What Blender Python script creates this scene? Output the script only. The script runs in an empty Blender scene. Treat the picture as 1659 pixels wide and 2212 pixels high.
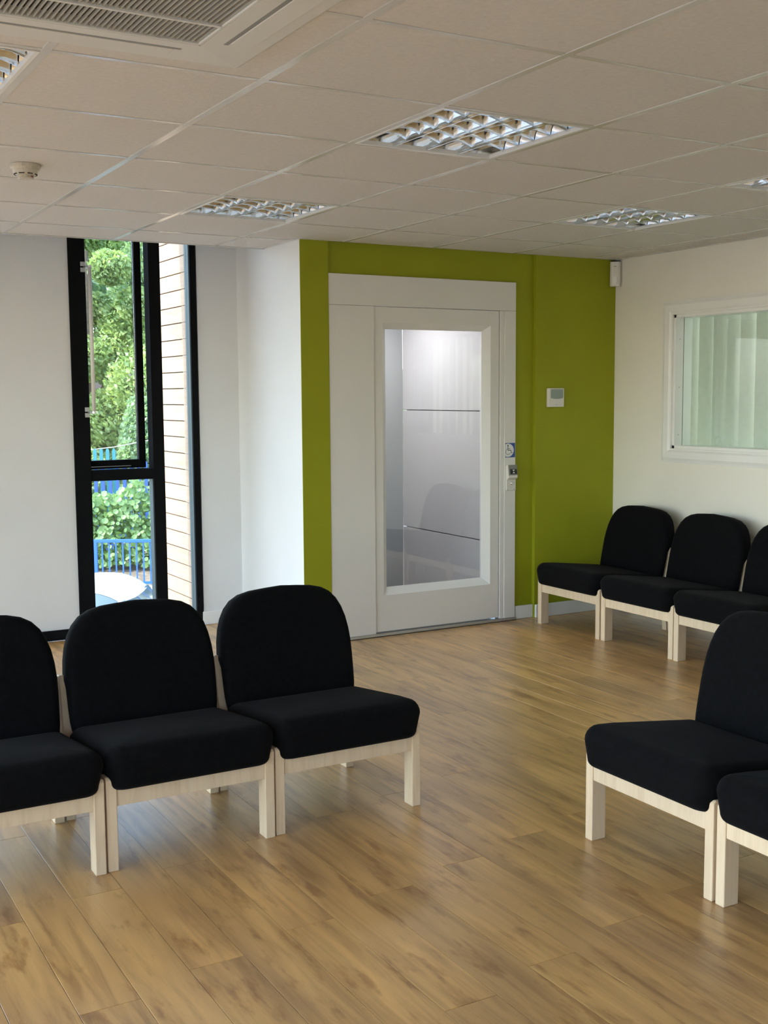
import bpy, math, random
from mathutils import Vector, Matrix
random.seed(7)
PI = math.pi
S = bpy.context.scene
COL = S.collection

# ------------------------------------------------------------------ camera
H = 2.345                                    # ceiling height
CAM = Vector((-0.7683, -2.4625, 1.4655))
YAW, PITCH, ROLL, FPX = 0.5194, -0.10153, -0.00699, 2487.7
cam_d = bpy.data.cameras.new('camera'); cam = bpy.data.objects.new('camera', cam_d); COL.objects.link(cam)
fw = Vector((math.sin(YAW)*math.cos(PITCH), math.cos(YAW)*math.cos(PITCH), math.sin(PITCH)))
rt = Vector((math.cos(YAW), -math.sin(YAW), 0)); up = rt.cross(fw)
c_, s_ = math.cos(ROLL), math.sin(ROLL)
r2 = rt*c_ + up*s_; u2 = up*c_ - rt*s_
cam.matrix_world = Matrix(((r2.x, u2.x, -fw.x, CAM.x), (r2.y, u2.y, -fw.y, CAM.y), (r2.z, u2.z, -fw.z, CAM.z), (0, 0, 0, 1)))
cam_d.sensor_fit = 'VERTICAL'; cam_d.sensor_height = 24.0; cam_d.lens = 24.0*FPX/2212.0
cam_d.clip_start = 0.05; cam_d.clip_end = 400
S.camera = cam

# ------------------------------------------------------------------ sky, sun, exposure
world = bpy.data.worlds.new('world'); S.world = world; world.use_nodes = True
wn = world.node_tree; wn.nodes.clear()
wo = wn.nodes.new('ShaderNodeOutputWorld'); wb = wn.nodes.new('ShaderNodeBackground'); ws = wn.nodes.new('ShaderNodeTexSky')
ws.sky_type = 'NISHITA'; ws.sun_disc = False; ws.sun_elevation = math.radians(50); ws.sun_rotation = math.radians(274)
ws.air_density = 1.0; ws.dust_density = 1.2; ws.ozone_density = 1.0
SKY_STRENGTH = 0.55
wb.inputs['Strength'].default_value = SKY_STRENGTH
wn.links.new(ws.outputs[0], wb.inputs[0]); wn.links.new(wb.outputs[0], wo.inputs[0])
sun_d = bpy.data.lights.new('sun', 'SUN'); sun = bpy.data.objects.new('sun', sun_d); COL.objects.link(sun)
sun_d.energy = 3.2; sun_d.angle = math.radians(0.6); sun_d.color = (1.0, 0.94, 0.84)
SUN_TO = Vector((-0.66, 0.04, 0.90)).normalized()        # towards the sun
sun.rotation_euler = SUN_TO.to_track_quat('Z', 'Y').to_euler()
S.view_settings.view_transform = 'Standard'; S.view_settings.look = 'None'
S.view_settings.gamma = 1.0; S.view_settings.use_curve_mapping = False
S.view_settings.exposure = 1.45
S.cycles.max_bounces = 10; S.cycles.diffuse_bounces = 6; S.cycles.transparent_max_bounces = 24
S.cycles.use_denoising = True
S.cycles.sample_clamp_indirect = 8.0


def portal(loc, size, face):
    d = bpy.data.lights.new('window_portal', 'AREA'); d.shape = 'RECTANGLE'; d.size, d.size_y = size
    d.cycles.is_portal = True
    o = bpy.data.objects.new('window_portal', d); COL.objects.link(o); o.location = loc
    o.rotation_euler = Vector(face).to_track_quat('-Z', 'Z').to_euler()


portal((-3.32, -3.1, 1.2), (2.8, 2.2), (1, 0, 0))
portal((-3.32, 0.1, 1.2), (2.8, 2.2), (1, 0, 0))
portal((-3.32, 3.1, 1.2), (2.4, 2.2), (1, 0, 0))
portal((-1.0, -5.12, 1.65), (2.0, .9), (0, 1, 0))
portal((2.5, -5.12, 1.65), (1.4, .9), (0, 1, 0))
portal((1.45, 4.76, 1.37), (0.8, 2.75), (0, -1, 0))
portal((-1.125, 4.76, 1.37), (2.95, 2.7), (0, -1, 0))


# ------------------------------------------------------------------ materials
def mat(name, col, rough=0.5, metal=0.0, spec=0.5, **k):
    m = bpy.data.materials.new(name); m.use_nodes = True
    b = m.node_tree.nodes['Principled BSDF']
    b.inputs['Base Color'].default_value = (*col, 1); b.inputs['Roughness'].default_value = rough
    b.inputs['Metallic'].default_value = metal; b.inputs['Specular IOR Level'].default_value = spec
    for a, v in k.items(): b.inputs[a.replace('_', ' ')].default_value = v
    return m


def nodes(m):
    nt = m.node_tree
    return nt, nt.nodes['Principled BSDF'], (lambda t, **kw: _mk(nt, t, kw)), nt.links.new


def _mk(nt, t, kw):
    n = nt.nodes.new('ShaderNode' + t)
    for k, v in kw.items():
        if k.startswith('i_'): n.inputs[k[2:].replace('_', ' ')].default_value = v
        else: setattr(n, k, v)
    return n


def ramp(nt, stops):
    r = nt.nodes.new('ShaderNodeValToRGB'); e = r.color_ramp.elements
    while len(e) < len(stops): e.new(0.5)
    for i, (p, c) in enumerate(stops): e[i].position = p; e[i].color = (*c, 1)
    return r


def noisy(m, base, amt=0.06, scale=6.0, bump=0.0, bscale=200.0, bdist=0.001):
    nt, b, N, L = nodes(m)
    tc = N('TexCoord'); n = N('TexNoise', i_Scale=scale, i_Detail=5.0)
    L(tc.outputs['Object'], n.inputs['Vector'])
    lo = tuple(c*(1-amt) for c in base); hi = tuple(min(1, c*(1+amt)) for c in base)
    r = ramp(nt, [(0.3, lo), (0.7, hi)]); L(n.outputs['Fac'], r.inputs[0]); L(r.outputs[0], b.inputs['Base Color'])
    if bump:
        n2 = N('TexNoise', i_Scale=bscale, i_Detail=3.0); L(tc.outputs['Object'], n2.inputs['Vector'])
        bp = N('Bump', i_Strength=bump, i_Distance=bdist); L(n2.outputs['Fac'], bp.inputs['Height']); L(bp.outputs[0], b.inputs['Normal'])
    return m


def nm(name, col, rough, amt=0.05, scale=5.0, bump=0.0, bscale=200.0, bdist=0.001, **k):
    return noisy(mat(name, col, rough, **k), col, amt, scale, bump, bscale, bdist)


M = {}
M['white'] = nm('wall_paint_white', (0.74, 0.75, 0.765), 0.75, 0.02, 3, 0.15, 90)
M['cream'] = nm('wall_paint_offwhite', (0.78, 0.76, 0.70), 0.75, 0.02, 3, 0.15, 90)
M['green'] = nm('wall_paint_lime', (0.30, 0.325, 0.003), 0.7, 0.03, 4, 0.2, 90)
M['gloss'] = nm('trim_gloss_white', (0.80, 0.81, 0.81), 0.35, 0.02, 4)
M['door'] = nm('door_satin_white', (0.76, 0.755, 0.745), 0.42, 0.015, 3)
M['tile'] = nm('ceiling_tile_board', (0.66, 0.645, 0.63), 0.9, 0.045, 60, 0.5, 260, 0.0015)
M['rail'] = nm('ceiling_rail_enamel', (0.60, 0.60, 0.59), 0.24, 0.02, 5)
M['void'] = nm('ceiling_void', (0.75, 0.75, 0.74), 0.9)
M['black'] = nm('frame_black', (0.0045, 0.005, 0.006), 0.75, 0.2, 20, 0.1, 400, spec=0.1)
M['fabric'] = nm('fabric_black', (0.0035, 0.0035, 0.0042), 0.95, 0.35, 60, 0.5, 700, 0.0015, spec=0.08)
M['fabric'].node_tree.nodes['Principled BSDF'].inputs['Sheen Weight'].default_value = 0.02
M['fabric'].node_tree.nodes['Principled BSDF'].inputs['Sheen Roughness'].default_value = 0.5
M['mirror'] = mat('louvre_aluminium', (0.80, 0.84, 0.88), 0.12, 1.0)
M['lampwhite'] = mat('lamp_frame_white', (0.80, 0.81, 0.81), 0.3)
M['tube'] = mat('lamp_tube_glass', (0.85, 0.85, 0.83), 0.25)
M['plastic'] = nm('plastic_white', (0.72, 0.71, 0.68), 0.4, 0.02)
M['beigeplastic'] = nm('plastic_beige', (0.55, 0.51, 0.43), 0.45, 0.02)
M['acwhite'] = nm('aircon_white', (0.66, 0.67, 0.66), 0.5, 0.02)
M['acbar'] = nm('aircon_grille_grey', (0.42, 0.42, 0.39), 0.5, 0.02)
M['dark'] = mat('dark_void', (0.03, 0.028, 0.025), 0.8)
M['chrome'] = mat('chrome', (0.8, 0.8, 0.8), 0.18, 1.0)
M['alu'] = mat('brushed_aluminium', (0.55, 0.56, 0.56), 0.4, 0.7)
M['grey'] = nm('grey_plastic', (0.22, 0.22, 0.21), 0.45)
M['lcd'] = mat('lcd_glass', (0.27, 0.33, 0.31), 0.2)
M['screenblack'] = mat('screen_black', (0.01, 0.01, 0.012), 0.2)
M['signblue'] = mat('sign_blue', (0.02, 0.075, 0.33), 0.35)
M['signwhite'] = mat('sign_white', (0.78, 0.80, 0.82), 0.35)
M['ink'] = mat('sign_ink', (0.02, 0.03, 0.06), 0.5)
M['red'] = mat('red_lens', (0.25, 0.02, 0.015), 0.3)
M['liftwall'] = nm('lift_panel_grey', (0.60, 0.59, 0.60), 0.38, 0.02, 4)
M['liftback'] = nm('lift_back_grey', (0.40, 0.42, 0.43), 0.40, 0.02, 4)
M['blind'] = nm('blind_fabric', (0.72, 0.76, 0.72), 0.85, 0.03, 30, 0.4, 300, Transmission_Weight=0.0)
M['teal'] = nm('jamb_reflection_and_door_teal', (0.04, 0.072, 0.080), 0.6, 0.05)
M['lampon'] = mat('lift_lamp_diffuser', (0.9, 0.9, 0.9), 0.5)
_b = M['lampon'].node_tree.nodes['Principled BSDF']; _b.inputs['Emission Color'].default_value = (1, .97, .95, 1); _b.inputs['Emission Strength'].default_value = 1.2
# outside
M['asphalt'] = nm('asphalt', (0.16, 0.155, 0.15), 0.9, 0.2, 3, 0.3, 60)
M['concrete'] = nm('concrete', (0.36, 0.34, 0.31), 0.9, 0.12, 4)
M['soil'] = nm('soil', (0.15, 0.12, 0.085), 0.95, 0.4, 8)
M['railblue'] = nm('railing_blue', (0.018, 0.11, 0.48), 0.4, 0.06, 6)
M['paleblue'] = nm('palisade_blue', (0.01, 0.06, 0.30), 0.45, 0.08, 6)
M['turq'] = nm('palisade_turquoise', (0.01, 0.17, 0.20), 0.45, 0.08, 6)
M['carwhite'] = mat('car_paint_white', (0.80, 0.81, 0.83), 0.25, Coat_Weight=0.6)
M['carglass'] = mat('car_glass', (0.10, 0.14, 0.15), 0.06)
M['rubber'] = mat('rubber', (0.02, 0.02, 0.02), 0.8)
M['bark'] = nm('bark', (0.10, 0.075, 0.05), 0.95, 0.3, 9)
M['brickfar'] = nm('far_brick', (0.40, 0.31, 0.26), 0.9, 0.15, 6)
M['stepstone'] = nm('far_stone', (0.46, 0.44, 0.41), 0.9, 0.1, 6)
M['roof'] = nm('far_roof', (0.12, 0.10, 0.10), 0.9, 0.1, 6)
M['outer'] = nm('outer_render', (0.55, 0.53, 0.50), 0.9, 0.05)


def glass_mat(name, tint=(0.93, 0.96, 0.95), gain=1.0):
    """thin pane: clear, with a mirror share that follows Schlick's law from either side"""
    m = bpy.data.materials.new(name); m.use_nodes = True; nt = m.node_tree; nt.nodes.clear()
    N = lambda t, **kw: _mk(nt, t, kw); L = nt.links.new
    o = nt.nodes.new('ShaderNodeOutputMaterial')
    mx = N('MixShader'); t = N('BsdfTransparent'); g = N('BsdfGlossy'); ge = N('NewGeometry'); d = N('VectorMath', operation='DOT_PRODUCT')
    L(ge.outputs['Normal'], d.inputs[0]); L(ge.outputs['Incoming'], d.inputs[1])
    a = N('Math', operation='ABSOLUTE'); L(d.outputs['Value'], a.inputs[0])
    b = N('Math', operation='SUBTRACT', use_clamp=True); b.inputs[0].default_value = 1; L(a.outputs[0], b.inputs[1])
    p = N('Math', operation='POWER'); L(b.outputs[0], p.inputs[0]); p.inputs[1].default_value = 5
    q = N('Math', operation='MULTIPLY_ADD', use_clamp=True); L(p.outputs[0], q.inputs[0]); q.inputs[1].default_value = .9; q.inputs[2].default_value = .04*gain
    t.inputs[0].default_value = (*tint, 1); g.inputs['Roughness'].default_value = 0.0; g.inputs[0].default_value = (0.95, 0.95, 0.95, 1)
    L(q.outputs[0], mx.inputs[0]); L(t.outputs[0], mx.inputs[1]); L(g.outputs[0], mx.inputs[2]); L(mx.outputs[0], o.inputs[0])
    return m


M['glass'] = glass_mat('window_glass', gain=1.3)
M['doorglass'] = glass_mat('door_glass', (0.92, 0.93, 0.94), 1.2)
M['roomglass'] = glass_mat('internal_glass', (0.90, 0.94, 0.92), 1.5)


def wood_mat(name, light, darkc, axis_scale, rough, spots=True, bump=0.15, coat=0.0, hue_var=0.12, spec=0.5):
    """grain along local Y for planks, along local Z for chair wood, chosen by axis_scale"""
    m = mat(name, light, rough, spec=spec); nt, b, N, L = nodes(m)
    tc = N('TexCoord'); oi = N('ObjectInfo'); add = N('VectorMath', operation='ADD'); mul = N('VectorMath', operation='MULTIPLY')
    sc = N('VectorMath', operation='SCALE'); sc.inputs['Scale'].default_value = 37.0
    cmb = N('CombineXYZ'); L(oi.outputs['Random'], cmb.inputs[0]); L(oi.outputs['Random'], cmb.inputs[1]); L(oi.outputs['Random'], cmb.inputs[2])
    L(cmb.outputs[0], sc.inputs[0]); L(tc.outputs['Object'], mul.inputs[0]); mul.inputs[1].default_value = axis_scale
    L(mul.outputs[0], add.inputs[0]); L(sc.outputs[0], add.inputs[1])
    n1 = N('TexNoise', i_Scale=1.0, i_Detail=7.0, i_Roughness=0.6, i_Distortion=0.6); L(add.outputs[0], n1.inputs['Vector'])
    r1 = ramp(nt, [(0.30, darkc), (0.52, tuple((a+c*2)/3 for a, c in zip(darkc, light))), (0.72, light)]); L(n1.outputs['Fac'], r1.inputs[0])
    last = r1.outputs[0]
    if spots:
        mul2 = N('VectorMath', operation='MULTIPLY'); mul2.inputs[1].default_value = (7.5, 2.1, 1.0); L(tc.outputs['Object'], mul2.inputs[0])
        add2 = N('VectorMath', operation='ADD'); L(mul2.outputs[0], add2.inputs[0]); L(sc.outputs[0], add2.inputs[1])
        n2 = N('TexNoise', i_Scale=2.2, i_Detail=4.0, i_Roughness=0.6); L(add2.outputs[0], n2.inputs['Vector'])
        r2_ = ramp(nt, [(0.56, (0, 0, 0)), (0.68, (1, 1, 1))]); L(n2.outputs['Fac'], r2_.inputs[0])
        mx = N('MixRGB', blend_type='MULTIPLY'); L(last, mx.inputs[1]); mx.inputs[2].default_value = (0.64, 0.55, 0.47, 1); L(r2_.outputs[0], mx.inputs[0]); last = mx.outputs[0]
        n3 = N('TexNoise', i_Scale=0.9, i_Detail=2.0); L(add2.outputs[0], n3.inputs['Vector'])
        r3 = ramp(nt, [(0.35, (0.86, 0.84, 0.86)), (0.65, (1.08, 1.07, 1.0))]); L(n3.outputs['Fac'], r3.inputs[0])
        m3 = N('MixRGB', blend_type='MULTIPLY'); m3.inputs[0].default_value = 1; L(last, m3.inputs[1]); L(r3.outputs[0], m3.inputs[2]); last = m3.outputs[0]
    rr = ramp(nt, [(0.0, (1-hue_var, 1-hue_var, 1-hue_var*.8)), (0.5, (1, 1, 1)), (1.0, (1+hue_var, 1+hue_var*.9, 1+hue_var*.7))]); L(oi.outputs['Random'], rr.inputs[0])
    m4 = N('MixRGB', blend_type='MULTIPLY'); m4.inputs[0].default_value = 1; L(last, m4.inputs[1]); L(rr.outputs[0], m4.inputs[2])
    L(m4.outputs[0], b.inputs['Base Color'])
    bp = N('Bump', i_Strength=bump, i_Distance=0.0006); L(n1.outputs['Fac'], bp.inputs['Height']); L(bp.outputs[0], b.inputs['Normal'])
    b.inputs['Coat Weight'].default_value = coat; b.inputs['Coat Roughness'].default_value = 0.33
    return m


M['plank'] = wood_mat('floor_oak_vinyl', (0.70, 0.430, 0.160), (0.36, 0.200, 0.072), (24, 1.9, 1), 0.34, spec=0.9, coat=0.4)
M['beech'] = wood_mat('chair_beech', (0.76, 0.61, 0.43), (0.64, 0.485, 0.32), (40, 40, 4), 0.5, spots=False, bump=0.05, hue_var=0.05)
M['cedar'] = wood_mat('cedar_board', (0.44, 0.315, 0.215), (0.36, 0.24, 0.155), (6, 3, 40), 0.7, spots=False, bump=0.1, hue_var=0.10)


def leaf_mat(name, c1, c2, trans=0.45):
    m = bpy.data.materials.new(name); m.use_nodes = True; nt = m.node_tree; nt.nodes.clear()
    o = nt.nodes.new('ShaderNodeOutputMaterial'); mx = nt.nodes.new('ShaderNodeMixShader'); d = nt.nodes.new('ShaderNodeBsdfPrincipled'); t = nt.nodes.new('ShaderNodeBsdfTranslucent')
    tc = nt.nodes.new('ShaderNodeTexCoord'); n = nt.nodes.new('ShaderNodeTexNoise'); n.inputs['Scale'].default_value = 1.6; n.inputs['Detail'].default_value = 5
    n.inputs['Roughness'].default_value = 0.75
    r = ramp(nt, [(0.32, c1), (0.66, c2)]); nt.links.new(tc.outputs['Object'], n.inputs['Vector']); nt.links.new(n.outputs['Fac'], r.inputs[0])
    nt.links.new(r.outputs[0], d.inputs['Base Color']); d.inputs['Roughness'].default_value = 0.45
    g = nt.nodes.new('ShaderNodeMixRGB'); g.blend_type = 'MULTIPLY'; g.inputs[0].default_value = 1; g.inputs[2].default_value = (1.15, 1.2, 0.7, 1)
    nt.links.new(r.outputs[0], g.inputs[1]); nt.links.new(g.outputs[0], t.inputs[0]); mx.inputs[0].default_value = trans
    nt.links.new(d.outputs[0], mx.inputs[1]); nt.links.new(t.outputs[0], mx.inputs[2]); nt.links.new(mx.outputs[0], o.inputs[0])
    return m


M['leaf'] = leaf_mat('tree_leaf', (0.10, 0.20, 0.07), (0.50, 0.60, 0.25))
M['leaf2'] = leaf_mat('tree_leaf_bluish', (0.09, 0.19, 0.12), (0.40, 0.54, 0.30))
M['shrub'] = leaf_mat('shrub_leaf', (0.12, 0.24, 0.09), (0.28, 0.42, 0.16), 0.35)


# ------------------------------------------------------------------ mesh helpers
class MB:
    def __init__(s): s.v = []; s.f = []
    def box(s, x0, x1, y0, y1, z0, z1):
        n = len(s.v)
        s.v += [(x0, y0, z0), (x1, y0, z0), (x1, y1, z0), (x0, y1, z0), (x0, y0, z1), (x1, y0, z1), (x1, y1, z1), (x0, y1, z1)]
        s.f += [tuple(n+i for i in q) for q in ((0, 3, 2, 1), (4, 5, 6, 7), (0, 1, 5, 4), (1, 2, 6, 5), (2, 3, 7, 6), (3, 0, 4, 7))]
        return s
    def prism(s, pts, axis, a, b):
        """polygon pts (2D) extruded along axis from a to b; axis x: pts=(y,z); y: (x,z); z: (x,y)"""
        n = len(s.v); k = len(pts)
        for t in (a, b):
            for p in pts:
                s.v.append({'x': (t, p[0], p[1]), 'y': (p[0], t, p[1]), 'z': (p[0], p[1], t)}[axis])
        s.f.append(tuple(range(n, n+k))); s.f.append(tuple(range(n+2*k-1, n+k-1, -1)))
        for i in range(k):
            j = (i+1) % k; s.f.append((n+i, n+k+i, n+k+j, n+j))
        return s
    def rings(s, rs, cap=True, closed=True):
        n = len(s.v); k = len(rs[0])
        for r in rs: s.v += [tuple(p) for p in r]
        for i in range(len(rs)-1):
            for j in range(k if closed else k-1):
                a = n+i*k+j; b = n+i*k+(j+1) % k; s.f.append((a, b, b+k, a+k))
        if cap:
            s.f.append(tuple(range(n+k-1, n-1, -1))); s.f.append(tuple(range(n+(len(rs)-1)*k, n+len(rs)*k)))
        return s
    def tube(s, pts, r, seg=10, r_end=None):
        rs = []
        for i, p in enumerate(pts):
            p = Vector(p); a = Vector(pts[max(0, i-1)]); b = Vector(pts[min(len(pts)-1, i+1)])
            d = (b-a).normalized(); u = d.orthogonal().normalized() if i == 0 else (u - d*u.dot(d)).normalized()
            w = d.cross(u); rr = r if r_end is None else r + (r_end-r)*i/(len(pts)-1)
            rs.append([p + (u*math.cos(t*2*PI/seg) + w*math.sin(t*2*PI/seg))*rr for t in range(seg)])
        return s.rings(rs)
    def lathe(s, prof, c=(0, 0, 0), seg=24, axis='z'):
        rs = []
        for r, h in prof:
            ring = []
            for t in range(seg):
                a = t*2*PI/seg; x, y = r*math.cos(a), r*math.sin(a)
                ring.append({'z': (c[0]+x, c[1]+y, c[2]+h), 'y': (c[0]+x, c[1]+h, c[2]+y), 'x': (c[0]+h, c[1]+x, c[2]+y)}[axis])
            rs.append(ring)
        return s.rings(rs)
    def mesh(s, name, m, smooth=False, off=(0, 0, 0)):
        me = bpy.data.meshes.new(name)
        me.from_pydata([(p[0]-off[0], p[1]-off[1], p[2]-off[2]) for p in s.v], [], s.f); me.update()
        if m: me.materials.append(m)
        if smooth:
            for p in me.polygons: p.use_smooth = True
        return me
    def build(s, name, m, parent=None, smooth=False, bevel=0.0, origin=None, seg=2):
        """origin: world point that becomes the object's origin (vertices are given in the parent's space)"""
        off = origin or (0, 0, 0)
        o = bpy.data.objects.new(name, s.mesh(name, m, smooth, off)); COL.objects.link(o); o.location = off
        if parent: o.parent = parent
        import bmesh as _bm
        b = _bm.new(); b.from_mesh(o.data); _bm.ops.recalc_face_normals(b, faces=b.faces); b.to_mesh(o.data); b.free()
        if bevel:
            md = o.modifiers.new('bevel', 'BEVEL'); md.width = bevel; md.segments = seg; md.limit_method = 'ANGLE'
            md.harden_normals = False
        return o


def link(name, me, parent=None, loc=(0, 0, 0), rot=(0, 0, 0)):
    o = bpy.data.objects.new(name, me); COL.objects.link(o); o.location = loc; o.rotation_euler = rot
    if parent: o.parent = parent
    return o


def empty(name, loc=(0, 0, 0), rz=0.0):
    o = bpy.data.objects.new(name, None); COL.objects.link(o); o.location = loc; o.rotation_euler = (0, 0, rz); o.empty_display_size = 0.1
    return o


def tag(o, label=None, cat=None, group=None, kind=None):
    if label: o['label'] = label
    if cat: o['category'] = cat
    if group: o['group'] = group
    if kind: o['kind'] = kind
    return o


def struct(o, label=None):
    o['kind'] = 'structure'
    if label: o['label'] = label
    return o


def copy_tree(o, parent=None):
    c = o.copy(); COL.objects.link(c); c.parent = parent
    for ch in list(o.children): copy_tree(ch, c)
    return c


def wall_with_holes(mb, axis, at, th, a0, a1, z0, z1, holes):
    """wall slab: axis 'x' -> plane x=at..at+th running along y; 'y' -> plane y=at..at+th running along x"""
    holes = sorted(holes); a = a0
    def put(u0, u1, w0, w1):
        if u1-u0 < 1e-4 or w1-w0 < 1e-4: return
        t0, t1 = min(at, at+th), max(at, at+th)
        if axis == 'x': mb.box(t0, t1, u0, u1, w0, w1)
        else: mb.box(u0, u1, t0, t1, w0, w1)
    for (h0, h1, hz0, hz1) in holes:
        put(a, h0, z0, z1); put(h0, h1, z0, hz0); put(h0, h1, hz1, z1); a = h1
    put(a, a1, z0, z1)


# ------------------------------------------------------------------ room shell
XW, XE, YS, YB, YG = -3.0, 4.45, -4.8, 4.46, 3.53     # west, east, south, back wall, lime wall
XA = 2.12                                             # alcove side wall
YC = 4.02                                             # the suspended ceiling stops here
ZT = 2.78                                             # soffit behind the ceiling edge

# floor: slab with single planks
floor = MB().box(XW-.15, XE+.2, YS-.15, YB+.02, -0.2, -0.006).build('floor', M['dark'])
struct(floor, 'oak-effect plank floor running towards the lift door')
PW, PL = 0.152, 1.22
i = 0
y_len = []
row = 0
x = XW
plank_cache = {}
while x < XE:
    w = min(PW, XE-x)
    off = (row*0.47) % 1.0*PL
    ylim = YB if x < XA else YG+0.03
    vis_y0 = -1.7 if x < 2.6 else 0.0
    y = YS - off
    while y < ylim:
        ya, yb = max(y, YS), min(y+PL, ylim)
        if yb-ya > 0.03:
            key = (round(w, 3), round(yb-ya, 3))
            if key not in plank_cache:
                g = 0.0006
                mb = MB(); hw, hl = key[0]/2-g, key[1]/2-g; e = .0007
                mb.rings([[(-hw, -hl, -.004), (hw, -hl, -.004), (hw, hl, -.004), (-hw, hl, -.004)],
                          [(-hw, -hl, -.0004), (hw, -hl, -.0004), (hw, hl, -.0004), (-hw, hl, -.0004)],
                          [(-hw+e, -hl+e, 0), (hw-e, -hl+e, 0), (hw-e, hl-e, 0), (-hw+e, hl-e, 0)]])
                plank_cache[key] = mb.mesh('plank', M['plank'])
            link('plank', plank_cache[key], floor, (x+w/2, (ya+yb)/2, 0))
        y += PL
    x += PW; row += 1

# walls
mb = MB(); wall_with_holes(mb, 'y', YB, 0.28, XW, XA, 0, ZT, [(-2.6, 0.35, 0.0, 2.74), (1.05, 1.85, 0.0, ZT)])
wall_back = struct(mb.build('wall_back', M['white']), 'white wall beside the tall black window')
wall_alc = struct(MB().box(XA, XA+0.12, YG+0.004, YB+0.28, 0, ZT).build('wall_alcove', M['white']), 'white return wall between the window and the lime wall')
mb = MB(); wall_with_holes(mb, 'x', XW, -0.3, YS, YB, -0.2, ZT, [(-4.5, -1.7, 0.1, 2.3), (-1.3, 1.5, 0.1, 2.3), (1.9, 4.3, 0.1, 2.3)])
wall_w = struct(mb.build('wall_west', M['white']))
mb = MB(); wall_with_holes(mb, 'y', YS, -0.3, XW-.3, XE+.3, -0.2, ZT, [(-2.0, 0.0, 1.2, 2.1), (1.8, 3.2, 1.2, 2.1)])
wall_s = struct(mb.build('wall_south', M['white']))
mb = MB(); wall_with_holes(mb, 'x', XE, 0.14, YS, YG+0.03, 0, 2.5, [(1.05, 2.972, 1.115, 1.95)])
wall_e = struct(mb.build('wall_east', M['cream']), 'off-white wall with the internal window')
# lime wall: column, recessed lift bay, right part
mb = MB(); mb.box(XA, 2.300, YG, YG+0.004, 0, 2.5); mb.box(2.24, 2.300, YG+.004, YG+0.12, 0, 2.5); mb.box(3.79, XE, YG, YG+0.12, 0, 2.5)
mb.box(2.300, 3.79, YG+0.030, YG+0.12, 2.168, 2.5); mb.box(3.638, 3.79, YG+0.030, YG+0.12, 0, 2.168)
wall_g = struct(mb.build('wall_north', M['green']), 'lime green wall around the white lift door')

# soffit over the gap behind the ceiling edge, roof slab
roof = MB().box(XW-.3, XE+3.3, YS-.3, YB+.28, ZT, ZT+.25).build('roof_slab', M['void']); struct(roof)

# skirtings
def skirt(name, pts):
    mb = MB()
    for (x0, x1, y0, y1) in pts:
        mb.box(x0, x1, y0, y1, 0, 0.088)
    o = mb.build(name, M['gloss'], bevel=0.006); return struct(o)
skirt('baseboard_back', [(1.838, XA, YB-.018, YB)])
skirt('baseboard_alcove', [(XA-.018, XA, YG-.0, YB-.018)])
skirt('baseboard_north', [(3.648, 3.79, YG+.012, YG+.03), (3.79, XE-.018, YG-.018, YG)])
skirt('baseboard_east', [(XE-.018, XE, YS, YG-.018)])
skirt('baseboard_west', [(XW, XW+.018, YS, YB)])
tr = MB().box(0.35, 1.05, YB-.02, YB+.0, 0.004, 0.066).build('trim_1', M['black'], bevel=.003); struct(tr, 'black sill profile along the foot of the white wall')

# ------------------------------------------------------------------ suspended ceiling
ceiling = empty('ceiling'); struct(ceiling, 'suspended ceiling of square mineral tiles in white rails')
lamps_at = [(2, 1), (2, 4), (5, 3), (5, 1), (-1, 1)]
tile_cache = {}
def add_tile(x0, x1, y0, y1):
    if x1-x0 < .03 or y1-y0 < .03: return
    k = (round(x1-x0, 3), round(y1-y0, 3))
    if k not in tile_cache:
        hw, hl = k[0]/2-.002, k[1]/2-.002
        tile_cache[k] = MB().box(-hw, hw, -hl, hl, 0, 0.015).mesh('ceiling_tile', M['tile'])
    link('ceiling_tile', tile_cache[k], ceiling, ((x0+x1)/2, (y0+y1)/2, H+0.0012))
for a in range(-5, 8):
    for b in range(-8, 7):
        if (a, b) in lamps_at: continue
        x0, x1, y0, y1 = a*.6, min(a*.6+.6, XE), b*.6, min(b*.6+.6, YC)
        if x1 <= XA: add_tile(x0, x1, y0, y1)
        elif x0 < XA:                              # tile cut round the lime column
            add_tile(x0, x1, y0, min(y1, YG))
            if y1 > YG: add_tile(x0, XA, max(y0, YG), y1)
        else: add_tile(x0, x1, y0, min(y1, YG))
RW = 0.012
for a in range(-5, 8):
    x0 = a*.6; ye = YC if x0 < XA else YG
    MB().box(x0-RW, x0+RW, YS, ye, H-.0015, H+.03).build('ceiling_rail', M['rail'], ceiling)
for b in range(-8, 7):
    y0 = b*.6; xe = XE if y0 < YG else XA
    xs = [XW] + [a*.6 for a in range(-4, 8) if a*.6 < xe] + [xe]
    for p, q in zip(xs[:-1], xs[1:]):
        if q-p > .05: MB().box(p+RW, q-RW, y0-RW*.75, y0+RW*.75, H-.0008, H+.028).build('cross_rail', M['rail'], ceiling)
MB().box(XW, XA, YC-.004, YC+.012, H-.004, H+.028).build('edge_trim', M['rail'], ceiling)
MB().box(XE-.02, XE, YS, YG, H-.001, H+.02).build('edge_trim', M['rail'], ceiling)
MB().box(XA, XE-.02, YG-.02, YG, H-.001, H+.02).build('edge_trim', M['rail'], ceiling)
MB().box(XA-.02, XA, YG, YC-.004, H-.001, H+.02).build('edge_trim', M['rail'], ceiling)

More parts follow.
